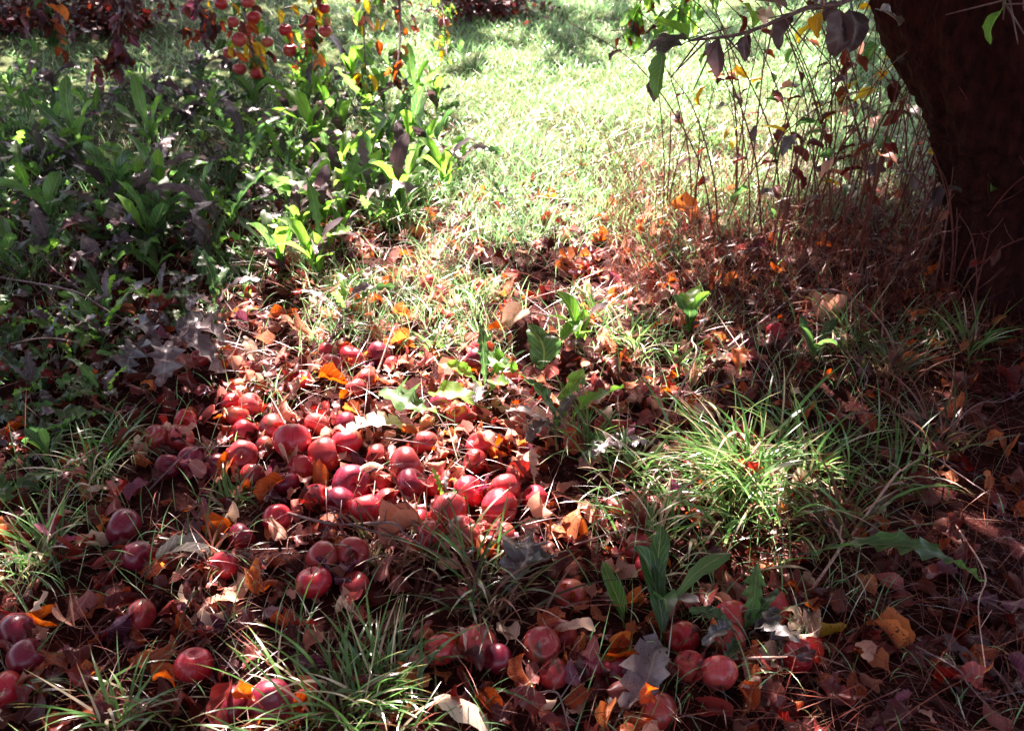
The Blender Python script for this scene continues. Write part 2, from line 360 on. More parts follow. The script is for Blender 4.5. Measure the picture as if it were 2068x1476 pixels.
# ================================================================== GROUND
gx=np.concatenate([np.linspace(-60,-4,12),np.linspace(-3.8,3.8,150),np.linspace(4,60,12)])
gy=np.concatenate([np.linspace(-30,-.2,8),np.linspace(0,9,180),np.linspace(9.5,90,24)])
X,Y=np.meshgrid(gx,gy); Z=gh(X,Y)*np.where((np.abs(X)<5)&(Y<10),1,.3)
g=Geo(); g.add(np.stack([X,Y,Z],-1).reshape(-1,3),grid_faces(len(gy),len(gx)))
tag(link('ground',g.mesh('ground',M['soil'])),'dark soil of the orchard floor',kind='structure')
# ================================================================== light map of the orchard: share of sun let through, per photo spot
TX=np.arange(0,2001,200); TY=np.array([0,60,150,250,350,450,550,650,750,850,950,1050,1150,1250,1350,1476])
TL=np.array([[.03,.03,.15,.3,.8,.5,.8,.7,.5,.05,.02],[.05,.05,.15,.2,.7,.25,.2,.75,.7,.05,.02],[.55,.35,.25,.2,.9,1,1,1,1,.1,.02],
[.12,.08,.10,.35,.9,1,1,1,1,.1,.02],[.08,.08,.12,.45,.8,1,1,1,1,.1,.02],[.15,.1,.2,.5,.8,.97,1,.85,.5,.05,.02],
[.1,.12,.3,.8,.8,.75,.9,.65,.2,.05,.02],[.1,.2,.6,.8,.8,.95,.85,.75,.25,.08,.05],[.15,.1,.45,.9,.9,.85,.85,.7,.2,.05,.05],
[.05,.1,.5,.95,.95,.85,.5,.6,.3,.05,.05],[.05,.15,.4,.97,.97,.85,.3,.9,.8,.05,.03],[.4,.3,.12,.75,.9,.85,.5,.85,.6,.05,.03],
[.3,.3,.25,.3,.1,.1,.35,.3,.3,.15,.05],[.1,.2,.25,.5,.15,.1,.1,.3,.2,.05,.08],[.2,.15,.2,.6,.4,.2,.15,.1,.2,.05,.02],[.2,.3,.2,.5,.6,.2,.1,.1,.15,.05,.03]])
def sunshare(px,py):
    i=np.clip(np.interp(px,TX,np.arange(len(TX))),0,len(TX)-1.001); j=np.clip(np.interp(py,TY,np.arange(len(TY))),0,len(TY)-1.001)
    a=i.astype(int); b=j.astype(int); fa=i-a; fb=j-b
    return (TL[b,a]*(1-fa)*(1-fb)+TL[b,a+1]*fa*(1-fb)+TL[b+1,a]*(1-fa)*fb+TL[b+1,a+1]*fa*fb)
def noise2(x,y,s,seed=0):
    q=np.random.default_rng(seed); a=0
    for k in range(5):
        f=s*(1.7**k); an=q.uniform(0,6.28); p=q.uniform(0,6.28,2)
        a=a+np.sin((x*np.cos(an)+y*np.sin(an))*f+p[0])*np.sin((-x*np.sin(an)+y*np.cos(an))*f*.9+p[1])/(1.3**k)
    return a/2.2
# ================================================================== TREES
def bark_tube(pts,rads,n=40,ns=40,amp=.018,seed=0):
    P=smoothpath(pts,n); rr=np.interp(np.linspace(0,1,n),np.linspace(0,1,len(rads)),rads); q=np.random.default_rng(seed)
    g=tube(P,rr,ns); V=g.V[0].reshape(n,ns,3); C=P[:,None,:]; th=np.arange(ns)*2*np.pi/ns
    ph=q.uniform(0,6,8); tt=np.linspace(0,1,n)[:,None]
    d=np.sin(7*th+ph[0]+3*np.sin(4*tt+ph[1]))*.4+np.sin(13*th+ph[2]+5*np.sin(6*tt+ph[3]))*.35+np.sin(3*th+ph[4]+2*tt)*.35+.5*np.sin(17*tt+4*np.sin(2*th))*np.sin(9*th)+.55*np.abs(np.sin(23*th+9*np.sin(5*tt+2)+4*np.sin(31*tt)))-.4*np.abs(np.sin(38*tt+3*np.sin(5*th)))
    g.V[0]=(V+(V-C)/rr[:,None,None]*(d*amp)[...,None]).reshape(-1,3); return g
tb=G(2085,560)
tree=empty('apple_tree',tuple(tb)); bx,by,bz=tb
tag(tree,'dark leaning apple tree trunk with rough bark at the right edge','tree')
def L3(*p): return [(a,b,c) for a,b,c in p]
g=bark_tube(L3((.08,.02,-.15),(.04,0,0),(.0,0,.2),(-.03,0,.38),(-.15,0,.64),(-.36,-.02,.95),(-.56,0,1.5)),[.46,.34,.28,.28,.31,.29,.2],150,120,.026,1)
link('trunk',g.mesh('trunk',M['bark']),tree)
gl=Geo()
for pts,rs in ((((-.56,0,1.35),(-.95,-.15,1.8),(-1.8,-.4,2.15),(-3.2,-.6,2.3)),(.13,.10,.06,.03)),(((-.56,0,1.4),(.3,.9,2.1),(.8,2.0,2.8)),(.12,.08,.04)),
   (((-.54,0,1.3),(.5,.4,2.0),(1.2,1.3,2.7)),(.12,.08,.04)),(((-.56,0,1.45),(-1.0,-.8,2.0),(-1.7,-1.8,2.5),(-2.2,-2.8,2.6)),(.1,.07,.05,.025))):
    gl.addg(bark_tube(pts,rs,24,14,.006,3))
link('limb',gl.mesh('limb',M['bark']),tree)
tree2=empty('apple_tree',(-3.9,6.2,0)); tag(tree2,'apple tree drooping its fruit-laden yellow-leaved branches in from the top left','tree')
g=bark_tube(L3((0,0,-.1),(.02,0,.5),(.1,-.1,1.2),(.5,-.2,1.9),(1.5,-.6,2.3),(2.6,-1.0,2.2)),[.26,.2,.18,.12,.08,.04],40,30,.012,5)
link('trunk',g.mesh('trunk',M['bark']),tree2)
# crowns overhead, out of view: leaf clumps placed to shape the ground shade
P7=[leaf(.08,.05,3,2,'oval',.2,.5,.1,seed=i,pet=0) for i in range(5)]
def shade_crown():
    ncl=52000; tx=rng.uniform(-3.6,3.6,ncl); ty=rng.uniform(.35,7.8,ncl)
    px,py,d=pix(tx,ty,0.02); Lm=np.clip(sunshare(px,py),.02,1); Lm=np.where(Lm<.13,Lm*.7,Lm**.72)
    nz=(noise2(tx,ty,9,31)+.7*noise2(tx,ty,21,32)); rk=np.argsort(np.argsort(nz))/ncl      # gaps between leaf clumps
    tau=np.where(rk>Lm,3.2,.0); tau[Lm>.97]=0
    A=7*.6*.0026; area=7.2*7.45; want=tau/A
    keep=rng.random(ncl)<want*area/ncl
    tx,ty=tx[keep],ty[keep]; n=len(tx)
    H=rng.uniform(1.75,3.6,n)
    C=np.stack([tx+SXY[0]*H,ty+SXY[1]*H,H],1)
    k=7; C=np.repeat(C,k,0)+rng.normal(0,.035,(n*k,3))
    nb=22000; bx_=rng.uniform(-7,7,nb); by_=rng.uniform(-5,3.4,nb); bh=rng.uniform(2.3,3.4,nb)     # the part of the crown behind and beside the camera, unseen, added to dim the skylight
    sx_=bx_-SXY[0]*bh; sy_=by_-SXY[1]*bh; ok=(sy_<.3)|(np.abs(sx_)>3.7)
    Bk=np.stack([bx_,by_,bh],1)[ok]; Bk=np.repeat(Bk,4,0)+rng.normal(0,.08,(len(Bk)*4,3))
    return np.concatenate([C,Bk])
C=shade_crown(); print('crown leaves',len(C))
for o,sel in ((tree,C[:,0]>-.9),(tree2,C[:,0]<=-.9)):
    c=C[sel]; n=len(c); mt=(rng.random(n)<.5).astype(int)
    g=scatter(P7,c-np.array(o.location),randrot(n,.8),rng.uniform(.8,1.3,n),mt)
    link('crown',g.mesh('crown',[M['crowngreen'],M['crownrust']]),o)
# ================================================================== GRASS (uncountable)
n=230000; x=rng.uniform(-4.6,4.6,n); y=3.0+6.2*rng.random(n)**1.15; px,py,d=pix(x,y)
m=(px>-120)&(px<2250)
edge=470+60*noise2(x,y,2.5,3)+85*np.exp(-((px-1130)/330)**2); green=np.clip((edge-py)/150,0,1)
lf=np.clip((px-500)/350,0.30,1)*np.where((px<420)&(py<80),.5,1); dens=green*lf*np.clip(.78+.3*noise2(x,y,5,1),.4,1)
m&=(rng.random(n)<dens); x,y=x[m],y[m]; n=len(x); print('lawn',n)
hh=np.clip(.055+.03*noise2(x,y,4,2)+rng.normal(0,.014,n),.02,.15)
g=blades(np.stack([x,y,gh(x,y)-.004],1),rng.uniform(0,6.28,n),hh*1.25,rng.uniform(.003,.0058,n),rng.uniform(0,.9,n),rng.uniform(.7,2.0,n),3)
tag(link('grass',g.mesh('grass',M['lawn'])),'short sunlit lawn grass beyond the leaf litter','grass',kind='stuff')
# thin grass and moss through the litter
n=90000; x=rng.uniform(-2.2,2.4,n); y=rng.uniform(.9,4.4,n); px,py,d=pix(x,y)
gd=np.clip(.12+.9*noise2(x,y,4.5,8),.02,1)*np.where((px>850)&(px<1650)&(py<900)&(py>380)&(px<1350+(560-py)*2),2.5,np.where((px>450)&(px<=850)&(py<760)&(py>420),1.3,np.where((px<1150)&(py>950),.3,.5)))*np.where((py>850)&(py<1150)&(px<1200)&(px>350),.2,1)
m=(rng.random(n)<gd); x,y=x[m],y[m]; n=len(x)
g=blades(np.stack([x,y,gh(x,y)],1),rng.uniform(0,6.28,n),rng.uniform(.04,.13,n),rng.uniform(.0016,.0034,n),rng.uniform(0,.6,n),rng.uniform(.5,2.0,n),5)
tag(link('thin_grass',g.mesh('thin_grass',M['lawn'])),'thin grass sprouting through the fallen leaves','grass',kind='stuff')
# dry straw lying in the shade at right and front
n=34000; x=rng.uniform(-1.9,2.6,n); y=rng.uniform(.9,4.3,n); px,py,d=pix(x,y)
gd=np.where(px>1350,1.0,.45)*np.clip(.5+.7*noise2(x,y,3,9),.05,1); m=rng.random(n)<gd; x,y=x[m],y[m]; n=len(x)
g=blades(np.stack([x,y,gh(x,y)+.01],1),rng.uniform(0,6.28,n),rng.uniform(.05,.24,n),rng.uniform(.0010,.0026,n),rng.uniform(.5,1.6,n),rng.uniform(1.3,2.0,n),5)
tag(link('straw',g.mesh('straw',M['straw'])),'dead brown grass matted over the shaded ground','dry grass',kind='stuff')
# fine upright dead stems behind the trunk side thicket
n=3400; pxs=rng.uniform(1230,2050,n); pys=rng.uniform(390,680,n)-np.clip((1450-pxs)*.35,0,80); B=np.array([G(a,b) for a,b in zip(pxs,pys)])
g=blades(B,rng.uniform(0,6.28,n),rng.uniform(.06,.33,n)*np.clip((700-pys)/180,.35,1),rng.uniform(.0014,.003,n),rng.uniform(0,.8,n),rng.uniform(.1,2.1,n),6,drift=.3)
tag(link('dry_grass',g.mesh('dry_grass',M['straw'])),'upright dead reddish grass at the foot of the tree','dry grass',kind='stuff')
# ================================================================== LITTER (beyond the 300 largest leaves)
P8=[leaf(.062,.038,10,4,['oval','oval','spoon'][i%3],rnd.uniform(-.1,.9),rnd.uniform(-.6,1.8),.2,cup=rnd.uniform(-.3,.8),twist=rnd.uniform(-.8,.8),seed=40+i,pet=.3) for i in range(12)]
LM_MATS=['orange','tan','pale','maroon','pink','brown','purple']
n=12000; x=rng.uniform(-3,3.4,n); y=.85+3.9*rng.random(n)**1.1; px,py,d=pix(x,y)
dl=np.clip((py-330)/180,0,1)*np.where((px<650)&(py<640),.45,1)*np.clip(.75+.4*noise2(x,y,4,12),.3,1)*np.where(px>1500,.7,1); m=rng.random(n)<dl
x,y=x[m],y[m]; px,py=px[m],py[m]; n=len(x)
mt=rng.choice(7,n,p=[.12,.12,.04,.26,.12,.27,.07]); shade_zone=(px>1550)|(py>1080)|(px<350); mt=np.where(shade_zone&((mt==1)|(mt==2)|(mt==4))&(rng.random(n)<.85),5,mt); md=(px>700)&(px<1500)&(py<760); mt=np.where(md&((mt==3)|(mt==5))&(rng.random(n)<.5),rng.choice([0,0,1,4],n),mt)  # paler leaves turn brown in shaded zones, deepening the shade by colour
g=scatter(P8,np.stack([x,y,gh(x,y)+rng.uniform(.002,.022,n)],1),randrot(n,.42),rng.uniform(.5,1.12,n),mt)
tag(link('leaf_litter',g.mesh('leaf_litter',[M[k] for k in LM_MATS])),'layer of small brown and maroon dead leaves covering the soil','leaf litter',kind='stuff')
# ================================================================== APPLES on the ground
APROT=[]
for i in range(10):
    g,sq=apple_geo(i); me=g.mesh('apple_body',M['apple']); ms={}
    for k in ('apple','applepink','appledark','applerot'):
        c=me.copy(); c.materials.clear(); c.materials.append(M[k]); ms[k]=c
    APROT.append((ms,stem_geo(i,sq*.66).mesh('apple_stem',M['stem']),calyx_geo(-sq*.76).mesh('apple_calyx',M['stem'])))
AW={'apple':'red','applepink':'pinkish red','appledark':'dark crimson','applerot':'bruised red'}
def put_apple(c,r,mat,rot,name='apple',stem=True,hang=False):
    ms,st,ca=APROT[rnd.randrange(10)]; e=empty(name,tuple(c),rot); s=r/.036; e.scale=(s*rnd.uniform(.96,1.04),s,s*rnd.uniform(.93,1.0))
    b=link('flesh',ms[mat],e)
    if stem: link('stem',st,e)
    link('calyx',ca,e); return e
AP=[(320,614,46),(359,620,32),(15,742,48),(51,752,38),(90,765,42),(403,727,40),(508,750,38),(657,714,42),(669,742,52),(505,822,46),(481,842,46),(376,851,46),(471,819,30),
(496,875,46),(552,868,50),(590,893,72),(654,922,68),(610,947,54),(579,978,54),(478,930,66),(407,934,52),(437,945,42),(339,947,46),(325,887,42),(356,888,42),(590,527,34),(556,530,30),
(136,978,42),(481,785,40),(827,559,34),(870,578,42),(883,594,42),(941,565,38),(970,585,38),(1036,558,26),(907,646,32),(707,725,56),(766,719,52),(971,709,54),(961,731,50),(738,771,52),(717,788,44),
(968,902,48),(961,934,54),(819,944,68),(834,978,66),(710,983,74),(946,995,64),(1019,993,62),(927,842,30),(697,897,54),(893,822,28),(907,1034,74),(1009,1023,80),(738,1032,56),(782,1020,44),(934,1078,68),
(848,1057,40),(870,1085,50),(690,1013,54),(890,1315,62),(1005,1332,70),(1097,1308,84),(1195,1345,72),(1151,1203,46),(1287,1110,48),(1312,1147,54),(1012,1086,34),(965,1305,42),(1117,1359,50),(1236,1355,46),
(717,1186,42),(700,1122,54),(251,1067,74),(278,1125,60),(285,1244,58),(454,1145,62),(488,1088,40),(634,1179,70),(549,1420,86),(464,1426,76),(37,1281,90),(54,1332,80),(10,1396,64),
(393,1349,54),(664,1128,54),(1478,1247,60),(1612,1327,72),(1568,1232,32),(1446,1359,50),(1398,1352,44),(1470,1298,38),(1510,690,32),(1565,673,32),(566,420,34),(166,464,26),(758,244,30),
(640,860,46),(700,860,36),(536,905,44),(760,925,40),(505,960,46),(640,1010,44),(560,1050,40),(880,985,44),(1050,960,36),(1330,1440,44),
(790,740,36),(610,770,36),(860,900,40),(770,980,38),(1080,1010,36),(1240,800,30),(1130,1290,40),(1380,1290,36)]
DARK_AP={(251,1067),(54,1332),(37,1281),(549,1420),(464,1426),(827,559),(1195,1345),(136,978),(1005,1332),(407,934),(437,945),(339,947),(278,1125)}  # apples given the darker crimson skin
APOS=[]
AQ=[]
for px,py,d in AP:
    dep=pix(*G(px,py,.025))[2]; rl=float(d/2*dep/FPX); r=min(max(rl,rnd.uniform(.030,.034) if py>800 else .027 if py>650 else .024),.046)
    if d>=50: bury=rnd.uniform(.45,.82); r*=rnd.uniform(.94,1.08)*(.9 if py>1250 and px>850 else 1)
    else: bury=rnd.uniform(.3,.75) if rl>.026 else rnd.uniform(0,.35); r*=rnd.uniform(.88,1.04)
    if (px,py)==(590,893): bury=.95
    AQ.append([np.array(G(px,py,r*bury)),min(r,.044),bury])
P0=[q[0].copy() for q in AQ]
for it in range(12):                                      # settle the apples side by side
    for a_ in range(len(AQ)):
        for b_ in range(a_):
            v=AQ[a_][0][:2]-AQ[b_][0][:2]; L=float(np.linalg.norm(v))+1e-6; mn=(AQ[a_][1]+AQ[b_][1])*.86
            if L<mn: p_=v/L*(mn-L)*.5; AQ[a_][0][:2]+=p_; AQ[b_][0][:2]-=p_
for q_,p_ in zip(AQ,P0):
    v=q_[0][:2]-p_[:2]; L=float(np.linalg.norm(v))
    if L>.022: q_[0][:2]=p_[:2]+v/L*.022
for i,(px,py,d) in enumerate(AP):
    c,r,bury=AQ[i]; c[2]=gh(c[0],c[1])+r*bury+.004; APOS.append((c,r))
    mat='apple' if (px,py)==(590,893) else 'appledark' if (px,py) in DARK_AP else rnd.choice(['apple','apple','apple','applepink','applerot','applerot','appledark'])
    rot=(rnd.uniform(-1.4,1.4),rnd.uniform(-1.4,1.4),rnd.uniform(0,6.28))
    if (px,py) in ((549,1420),(1097,1308)): rot=(.75,0,.3)
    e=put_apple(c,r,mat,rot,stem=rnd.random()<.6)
    if (px,py)==(590,893): tag(e,'glossy orange-red apple standing highest in the sunlit pile','apple','fallen apples'); continue
    reg(e,('small ' if d<38 and py>600 else '')+AW[mat]+' fallen apple',px,py,'apple','fallen apples')
AC=np.array([a for a,_ in APOS]); AR=np.array([b for _,b in APOS])
# ================================================================== FALLEN LEAVES (the 300 that show largest)
LP={}
def fallen(kind,px,py,size,az=None,tilt=None,flip=None,shape=None,z=.012):
    key=(kind,rnd.randrange(7))
    if key not in LP:
        q=key[1]; LP[key]=leaf(.08,.05,10,6,['oval','oval','spoon','oval','oval','oval','spoon'][q],[.2,.5,-.2,.7,.1,.4,.3][q],[.3,.9,1.6,.5,-.5,1.2,.2][q],[.12,.16,.1,.2,.14,.12,.18][q],
            cup=[.2,.6,-.4,1.2,.3,.8,.1][q],twist=[.2,-.6,.8,-1.,.4,1.1,0][q],seed=hash(kind)%50*0+q*7+len(kind),pet=.35).mesh('fallen_leaf',M[kind])
    c=G(px,py,z); dep=pix(*c)[2]; s=size*dep/FPX/.075
    d=np.linalg.norm(AC[:,:2]-c[:2],axis=1); j=int(np.argmin(d))
    if d[j]<AR[j]*.95: c[2]=AC[j][2]+math.sqrt(max(AR[j]**2-d[j]**2,0))*.95+.004; 
    o=link('fallen_leaf',LP[key]); o.location=tuple(c); o.scale=(s,s,s)
    t=abs(rnd.gauss(0,.38)) if tilt is None else tilt; fl=(rnd.random()<.5) if flip is None else flip
    a=rnd.uniform(0,6.28) if az is None else az; ta=rnd.uniform(0,6.28)
    mm=Matrix.Rotation(a,3,'Z')@Matrix.Rotation(t,3,Vector((math.cos(ta),math.sin(ta),0)))@(Matrix.Rotation(math.pi,3,'Y') if fl else Matrix.Identity(3))
    o.rotation_euler=mm.to_euler(); 
    if fl: o.location.z+=.008
    return o
KW={'orange':'spotted orange','tan':'tan','pale':'pale beige','maroon':'maroon','pink':'pinkish','brown':'dark brown','yellow':'yellow','purple':'purplish','grey':'grey'}
def stand(o,deg): o.rotation_euler=(R(deg),0,o.rotation_euler.z); return o
HL=[('orange',320,648,56),('orange',478,712,46),('orange',450,862,50),('orange',690,1048,74),('tan',745,1125,46),('tan',595,842,56),('orange',866,1362,64),('orange',1075,1392,68),('pink',885,1160,62),
('orange',50,1240,84),('pale',70,1262,44),('purple',200,1278,74),('tan',335,1070,38),('pale',410,1232,52),('pale',450,1240,52),('tan',455,1192,60),('tan',355,1165,56),('orange',575,1275,46),('tan',612,1320,54),
('yellow',1270,1302,84),('pink',1155,1345,60),('tan',900,935,52),('tan',1025,870,44),('orange',1490,562,34),('orange',1622,612,50),('tan',1692,632,60),('orange',1400,447,74),('pink',1215,1015,70),('tan',1250,1130,62),
('orange',1370,857,50),('pale',1602,1242,58),('orange',1592,1282,52),('yellow',1655,1258,50),('pink',1400,1205,60),('brown',1860,1020,84),('purple',1925,1162,92),('purple',2020,1225,84),('tan',1770,1312,74),
('tan',1582,1458,54),('orange',1470,945,48),('pale',1060,632,70),('orange',1030,615,64),('tan',852,1085,80),('orange',1290,782,40),('orange',1145,530,44),('orange',652,622,50),('orange',542,640,58),('orange',872,470,52),
('orange',785,682,46),('pink',1045,1385,58),('pink',700,1205,50),('pale',700,1210,46),('orange',1690,762,40),('orange',1800,498,46),('orange',1240,430,46),('orange',1200,408,44),('pink',640,1395,56),('orange',570,985,60),
('pale',780,1440,50),('orange',520,1450,60),('maroon',1160,1460,70),('pale',1120,1410,40),('tan',1530,1380,60),('maroon',1430,1180,80),('orange',1560,1150,70),('tan',1500,1290,50),('pale',1535,1345,44)]
for k,px,py,s in HL:
    o=fallen(k,px,py,s,z=.02); reg(o,KW[k]+' fallen leaf',px,py,'leaf','fallen leaves')
big=fallen('pale',885,1425,150,az=-1.25,tilt=.06,flip=False,z=.05); tag(big,'big pale tan leaf lying at the bottom edge','leaf','fallen leaves')
n=330; j_=rng.integers(0,len(AC),n); th_=rng.uniform(0,6.28,n); rr_=AR[j_]*rng.uniform(.75,1.7,n)      # leaves wedged between and on the apples
x=AC[j_,0]+rr_*np.cos(th_); y=AC[j_,1]+rr_*np.sin(th_); g=scatter(P8,np.stack([x,y,gh(x,y)+rng.uniform(.012,.035,n)],1),randrot(n,.6),rng.uniform(.5,.85,n),rng.choice(7,n,p=[.12,.22,.06,.2,.2,.15,.05]))
tag(link('wedged_leaves',g.mesh('wedged_leaves',[M[k] for k in LM_MATS])),'small dead leaves wedged between the fallen apples','leaf litter',kind='stuff')
cnt=0; used=[(a[1],a[2]) for a in HL]+[(958,1440),(900,1450),(1000,1430),(930,1430)]
while cnt<232:
    py=430+1040*rnd.random()**.8; px=rnd.uniform(0,2068)
    if px<650 and py<640 and rnd.random()<.6: continue
    if px<330 and py<1000 and rnd.random()<.4: continue
    if any(abs(a-px)+abs(b-py)<26 for a,b in used): continue
    if min(abs(px-590)+abs(py-893),999)<60: continue
    used.append((px,py)); k=rnd.choices(['orange','tan','pale','maroon','pink','brown','purple','yellow'],[.26,.2,.06,.15,.17,.10,.05,.01])[0]
    if (px>1300 or py>1150) and k in('tan','pink','pale') and rnd.random()<.6: k='maroon'  # darker leaf colours where shade falls, so shade is partly painted in
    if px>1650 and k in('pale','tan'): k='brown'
    dep=pix(*G(px,py))[2]; s=rnd.uniform(.045,.074)*FPX/dep
    nearap=min((a-px)**2+(b-py)**2 for a,b,_ in AP)<38**2
    if nearap and rnd.random()<.2: continue
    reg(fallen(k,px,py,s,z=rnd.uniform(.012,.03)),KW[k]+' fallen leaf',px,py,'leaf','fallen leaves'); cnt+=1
# ================================================================== WEEDS
def plant(parts,name,loc,rz=0,sc=1):
    e=empty(name,tuple(loc),(0,0,rz)); e.scale=(sc,)*3
    for nm,me,mat4 in parts:
        o=link(nm,me,e); o.matrix_basis=Matrix(mat4.tolist()) if mat4 is not None else Matrix.Identity(4)
    return e
def rosette(seed,n,L,W,kind,mats,up=(.5,1.2),bend=(.4,1.4)):
    q=random.Random(seed); parts=[]
    for i in range(n):
        a=i*2.4+q.uniform(-.4,.4); l=L*q.uniform(.6,1.15); g=leaf(l,W*q.uniform(.75,1.2),18 if kind=='lobed' else 12,4,kind,q.uniform(.1,.5),q.uniform(*bend),q.uniform(.06,.16),cup=q.uniform(-.2,.3),twist=q.uniform(-1.0,1.0),seed=seed*31+i,pet=.3,petr=.0016)
        el=q.uniform(*up); mt=rotm(el,a); mt[2,3]=.01; off=rotm(0,a)@np.array([0,.3*l*math.cos(el)*.5,0,1]); mt[0,3],mt[1,3]=off[0],off[1]; mt[2,3]=.3*l*math.sin(el)*.6+.005
        parts.append(('leaf',g.mesh('weed_leaf',M[q.choice(mats)]),mt))
    return parts
WP=[]
for s in range(5): WP.append(('dandelion_plant','jagged-leaved weed',rosette(100+s,6,.23,.056,'lobed',['green','green','fresh','grey'],up=(.7,1.3))))
for s in range(5): WP.append(('dock_plant','broad-leaved weed',rosette(200+s,5,.20,.050,'spoon',['green','fresh','green','dusk'],up=(.9,1.5),bend=(.2,1.1))))
for s in range(3): WP.append(('dock_plant','greyish drooping weed',rosette(300+s,5,.15,.060,'lobed',['grey','dusk','green','green'],up=(.5,1.2),bend=(1.2,2.3))))
protos={}
def put_weed(k,px,py,sc,rz):
    nm,ph,parts=WP[k]; c=G(px,py)
    if k not in protos: protos[k]=e=plant(parts,nm,c,rz,sc)
    else: e=copy_tree(protos[k]); e.location=tuple(c); e.rotation_euler=(0,0,rz); e.scale=(sc,)*3
    return e,ph
wd=[]; tries=0
while len(wd)<225 and tries<14000:
    tries+=1; px=rnd.uniform(-60,960); py=rnd.uniform(150,1010)
    lim=(900-max(0,py-420)*1.9) if py<700 else 290-(py-700)*.55
    if py<230 and rnd.random()<.4: continue
    if px>lim or (float(noise2(px/120,py/120,1.3,77))<-.35 and rnd.random()<.7): continue
    dep=pix(*G(px,py))[2]
    if any(math.hypot(a-px,(b-py)*1.4)<74/dep*1.6 for a,b in wd): continue
    wd.append((px,py))
for i,(px,py) in enumerate(wd):
    if px<560 or py>600: k=rnd.choice([0,1,2,3,5,6,10,11,12,10,11,12])
    else: k=rnd.choice([0,1,3,4,5,7,8,9,8,9])
    e,ph=put_weed(k,px,py,rnd.uniform(.4,1.15)*(.62 if py>560 else 1),rnd.uniform(0,6.28)); reg(e,ph,px,py-20,'weed','broad weeds beyond the apples')
for px,py,k,sc in ((30,700,10,.7),(120,690,12,.8),(60,860,11,.6),(1130,880,0,.75),(985,800,3,.7),(1330,1250,6,.8),(640,560,8,.9),(1170,700,8,.7),(1390,680,9,.7),(20,1010,10,.7),(1640,730,6,.6),(1500,1300,2,.6),
  (930,350,4,.8),(1020,420,1,.6),(860,330,8,.8),(900,1020,1,.35),(1240,930,11,.7),(210,700,1,.8),(440,640,2,.8),(700,640,4,.6)):
    e,ph=put_weed(k,px,py,sc,rnd.uniform(0,6.28)); reg(e,ph,px,py-20,'weed','broad weeds beyond the apples')
def oneleaf(name,label,px,py,kind,mat,L,W,az,el,z=.02,bend=.6,cat='leaf',seed=1,wave=.1,fold=.25,cup=.1,twist=.3,nv=20,roll=0,group=None):
    o=link(name,leaf(L,W,nv,6,kind,fold,bend,wave,cup=cup,twist=twist,seed=seed,pet=.3,petr=.0018).mesh(name,M[mat]))
    o.location=tuple(G(px,py,z)); o.rotation_euler=(Matrix.Rotation(az,3,'Z')@Matrix.Rotation(el,3,'X')@Matrix.Rotation(roll,3,'Y')).to_euler()
    tag(o,label,cat,group); return o
# the wilted grey plant left of centre
e=empty('wilted_weed',tuple(G(345,745))); tag(e,'wilted grey weed with drooping jagged leaves left of centre','weed')
for i,(az,el,L,bd) in enumerate(((-1.5,.7,.17,2.2),(-2.1,.5,.20,2.0),(-.9,.6,.15,1.6),(-2.9,.6,.16,2.4),(.9,.5,.13,1.8),(2.5,.5,.12,1.9))):
    o=link('leaf',leaf(L,.085,18,6,'lobed',.2,bd,.12,cup=.2,twist=.4,seed=500+i,pet=.3,petr=.002).mesh('wilted_leaf',M['grey']),e)
    o.rotation_euler=(el,0,az); o.location=(-.03*math.sin(az),.03*math.cos(az),.075)
oneleaf('weed_leaf','dark lobed weed leaf lying flat at the bottom of the photo',1262,1430,'lobed','grey',.15,.095,-.6,.3,.03,.5,seed=611,nv=14)
oneleaf('dead_weed_leaf','ragged dead grey-brown weed leaf sprawled below the apple pile',1040,1195,'lobed','grey',.16,.11,-.15,.2,.03,.6,seed=613,wave=.16)
oneleaf('weed_leaf','jagged pale weed leaf bleached white beside the apple pile',650,880,'lobed','pale',.20,.075,-1.35,.15,.03,.4,seed=615,nv=22)
oneleaf('weed_leaf','jagged green weed leaf just behind the bleached white one',880,835,'lobed','green',.17,.10,1.1,.25,.045,.5,seed=616,nv=14)
oneleaf('weed_leaf','bright green toothed leaf held up in the middle',1040,750,'lobed','fresh',.10,.075,1.2,.5,.05,.9,seed=617,nv=12)
oneleaf('weed_leaf','round dark green leaf standing behind the bright toothed one',1100,745,'oval','green',.13,.095,.35,.9,.04,.5,seed=618)
oneleaf('weed_leaf','bright green folded leaf right of the round dark green leaf',1130,690,'oval','fresh',.11,.05,-1.0,.6,.05,.8,seed=619)
oneleaf('weed_leaf','oval bright green leaf above the litter near the dry stems',1385,625,'oval','fresh',.085,.06,-.6,.7,.05,.5,seed=620)
oneleaf('weed_leaf','small green arrow-shaped leaf left of the bright toothed leaf',960,815,'oval','fresh',.12,.07,1.3,.4,.05,1.0,seed=621)
oneleaf('weed_leaf','long green strap leaf leaning above the bottom grass',1340,1290,'strap','green',.18,.034,.25,.9,.01,.6,seed=622)
oneleaf('weed_leaf','short green strap leaf tilted beside the longer one',1255,1250,'strap','fresh',.12,.03,.3,.8,.01,.7,seed=623)
oneleaf('weed_leaf','long arching green leaf curving through the dark lower right',1635,1115,'lobed','green',.36,.062,-1.75,.35,.05,1.1,seed=624,nv=26,wave=.12)
oneleaf('weed_leaf','thin grey shrivelled leaf in the bottom right corner',1900,1290,'lobed','grey',.24,.035,-2.5,.05,.02,.3,seed=625,nv=22,wave=.4)
oneleaf('weed_leaf','crumpled white weed leaf right of the apple pile',1075,965,'lobed','pale',.10,.05,.2,.3,.03,.9,seed=626,wave=.2)
oneleaf('weed_leaf','grey weed leaf lying across the litter near the tuft',1190,925,'lobed','grey',.11,.05,-.9,.3,.04,.9,seed=627,wave=.2)
oneleaf('weed_leaf','small white-lit leaf above the bottom row of apples',1120,1270,'spoon','pale',.08,.03,-1.5,.2,.04,.9,seed=628)
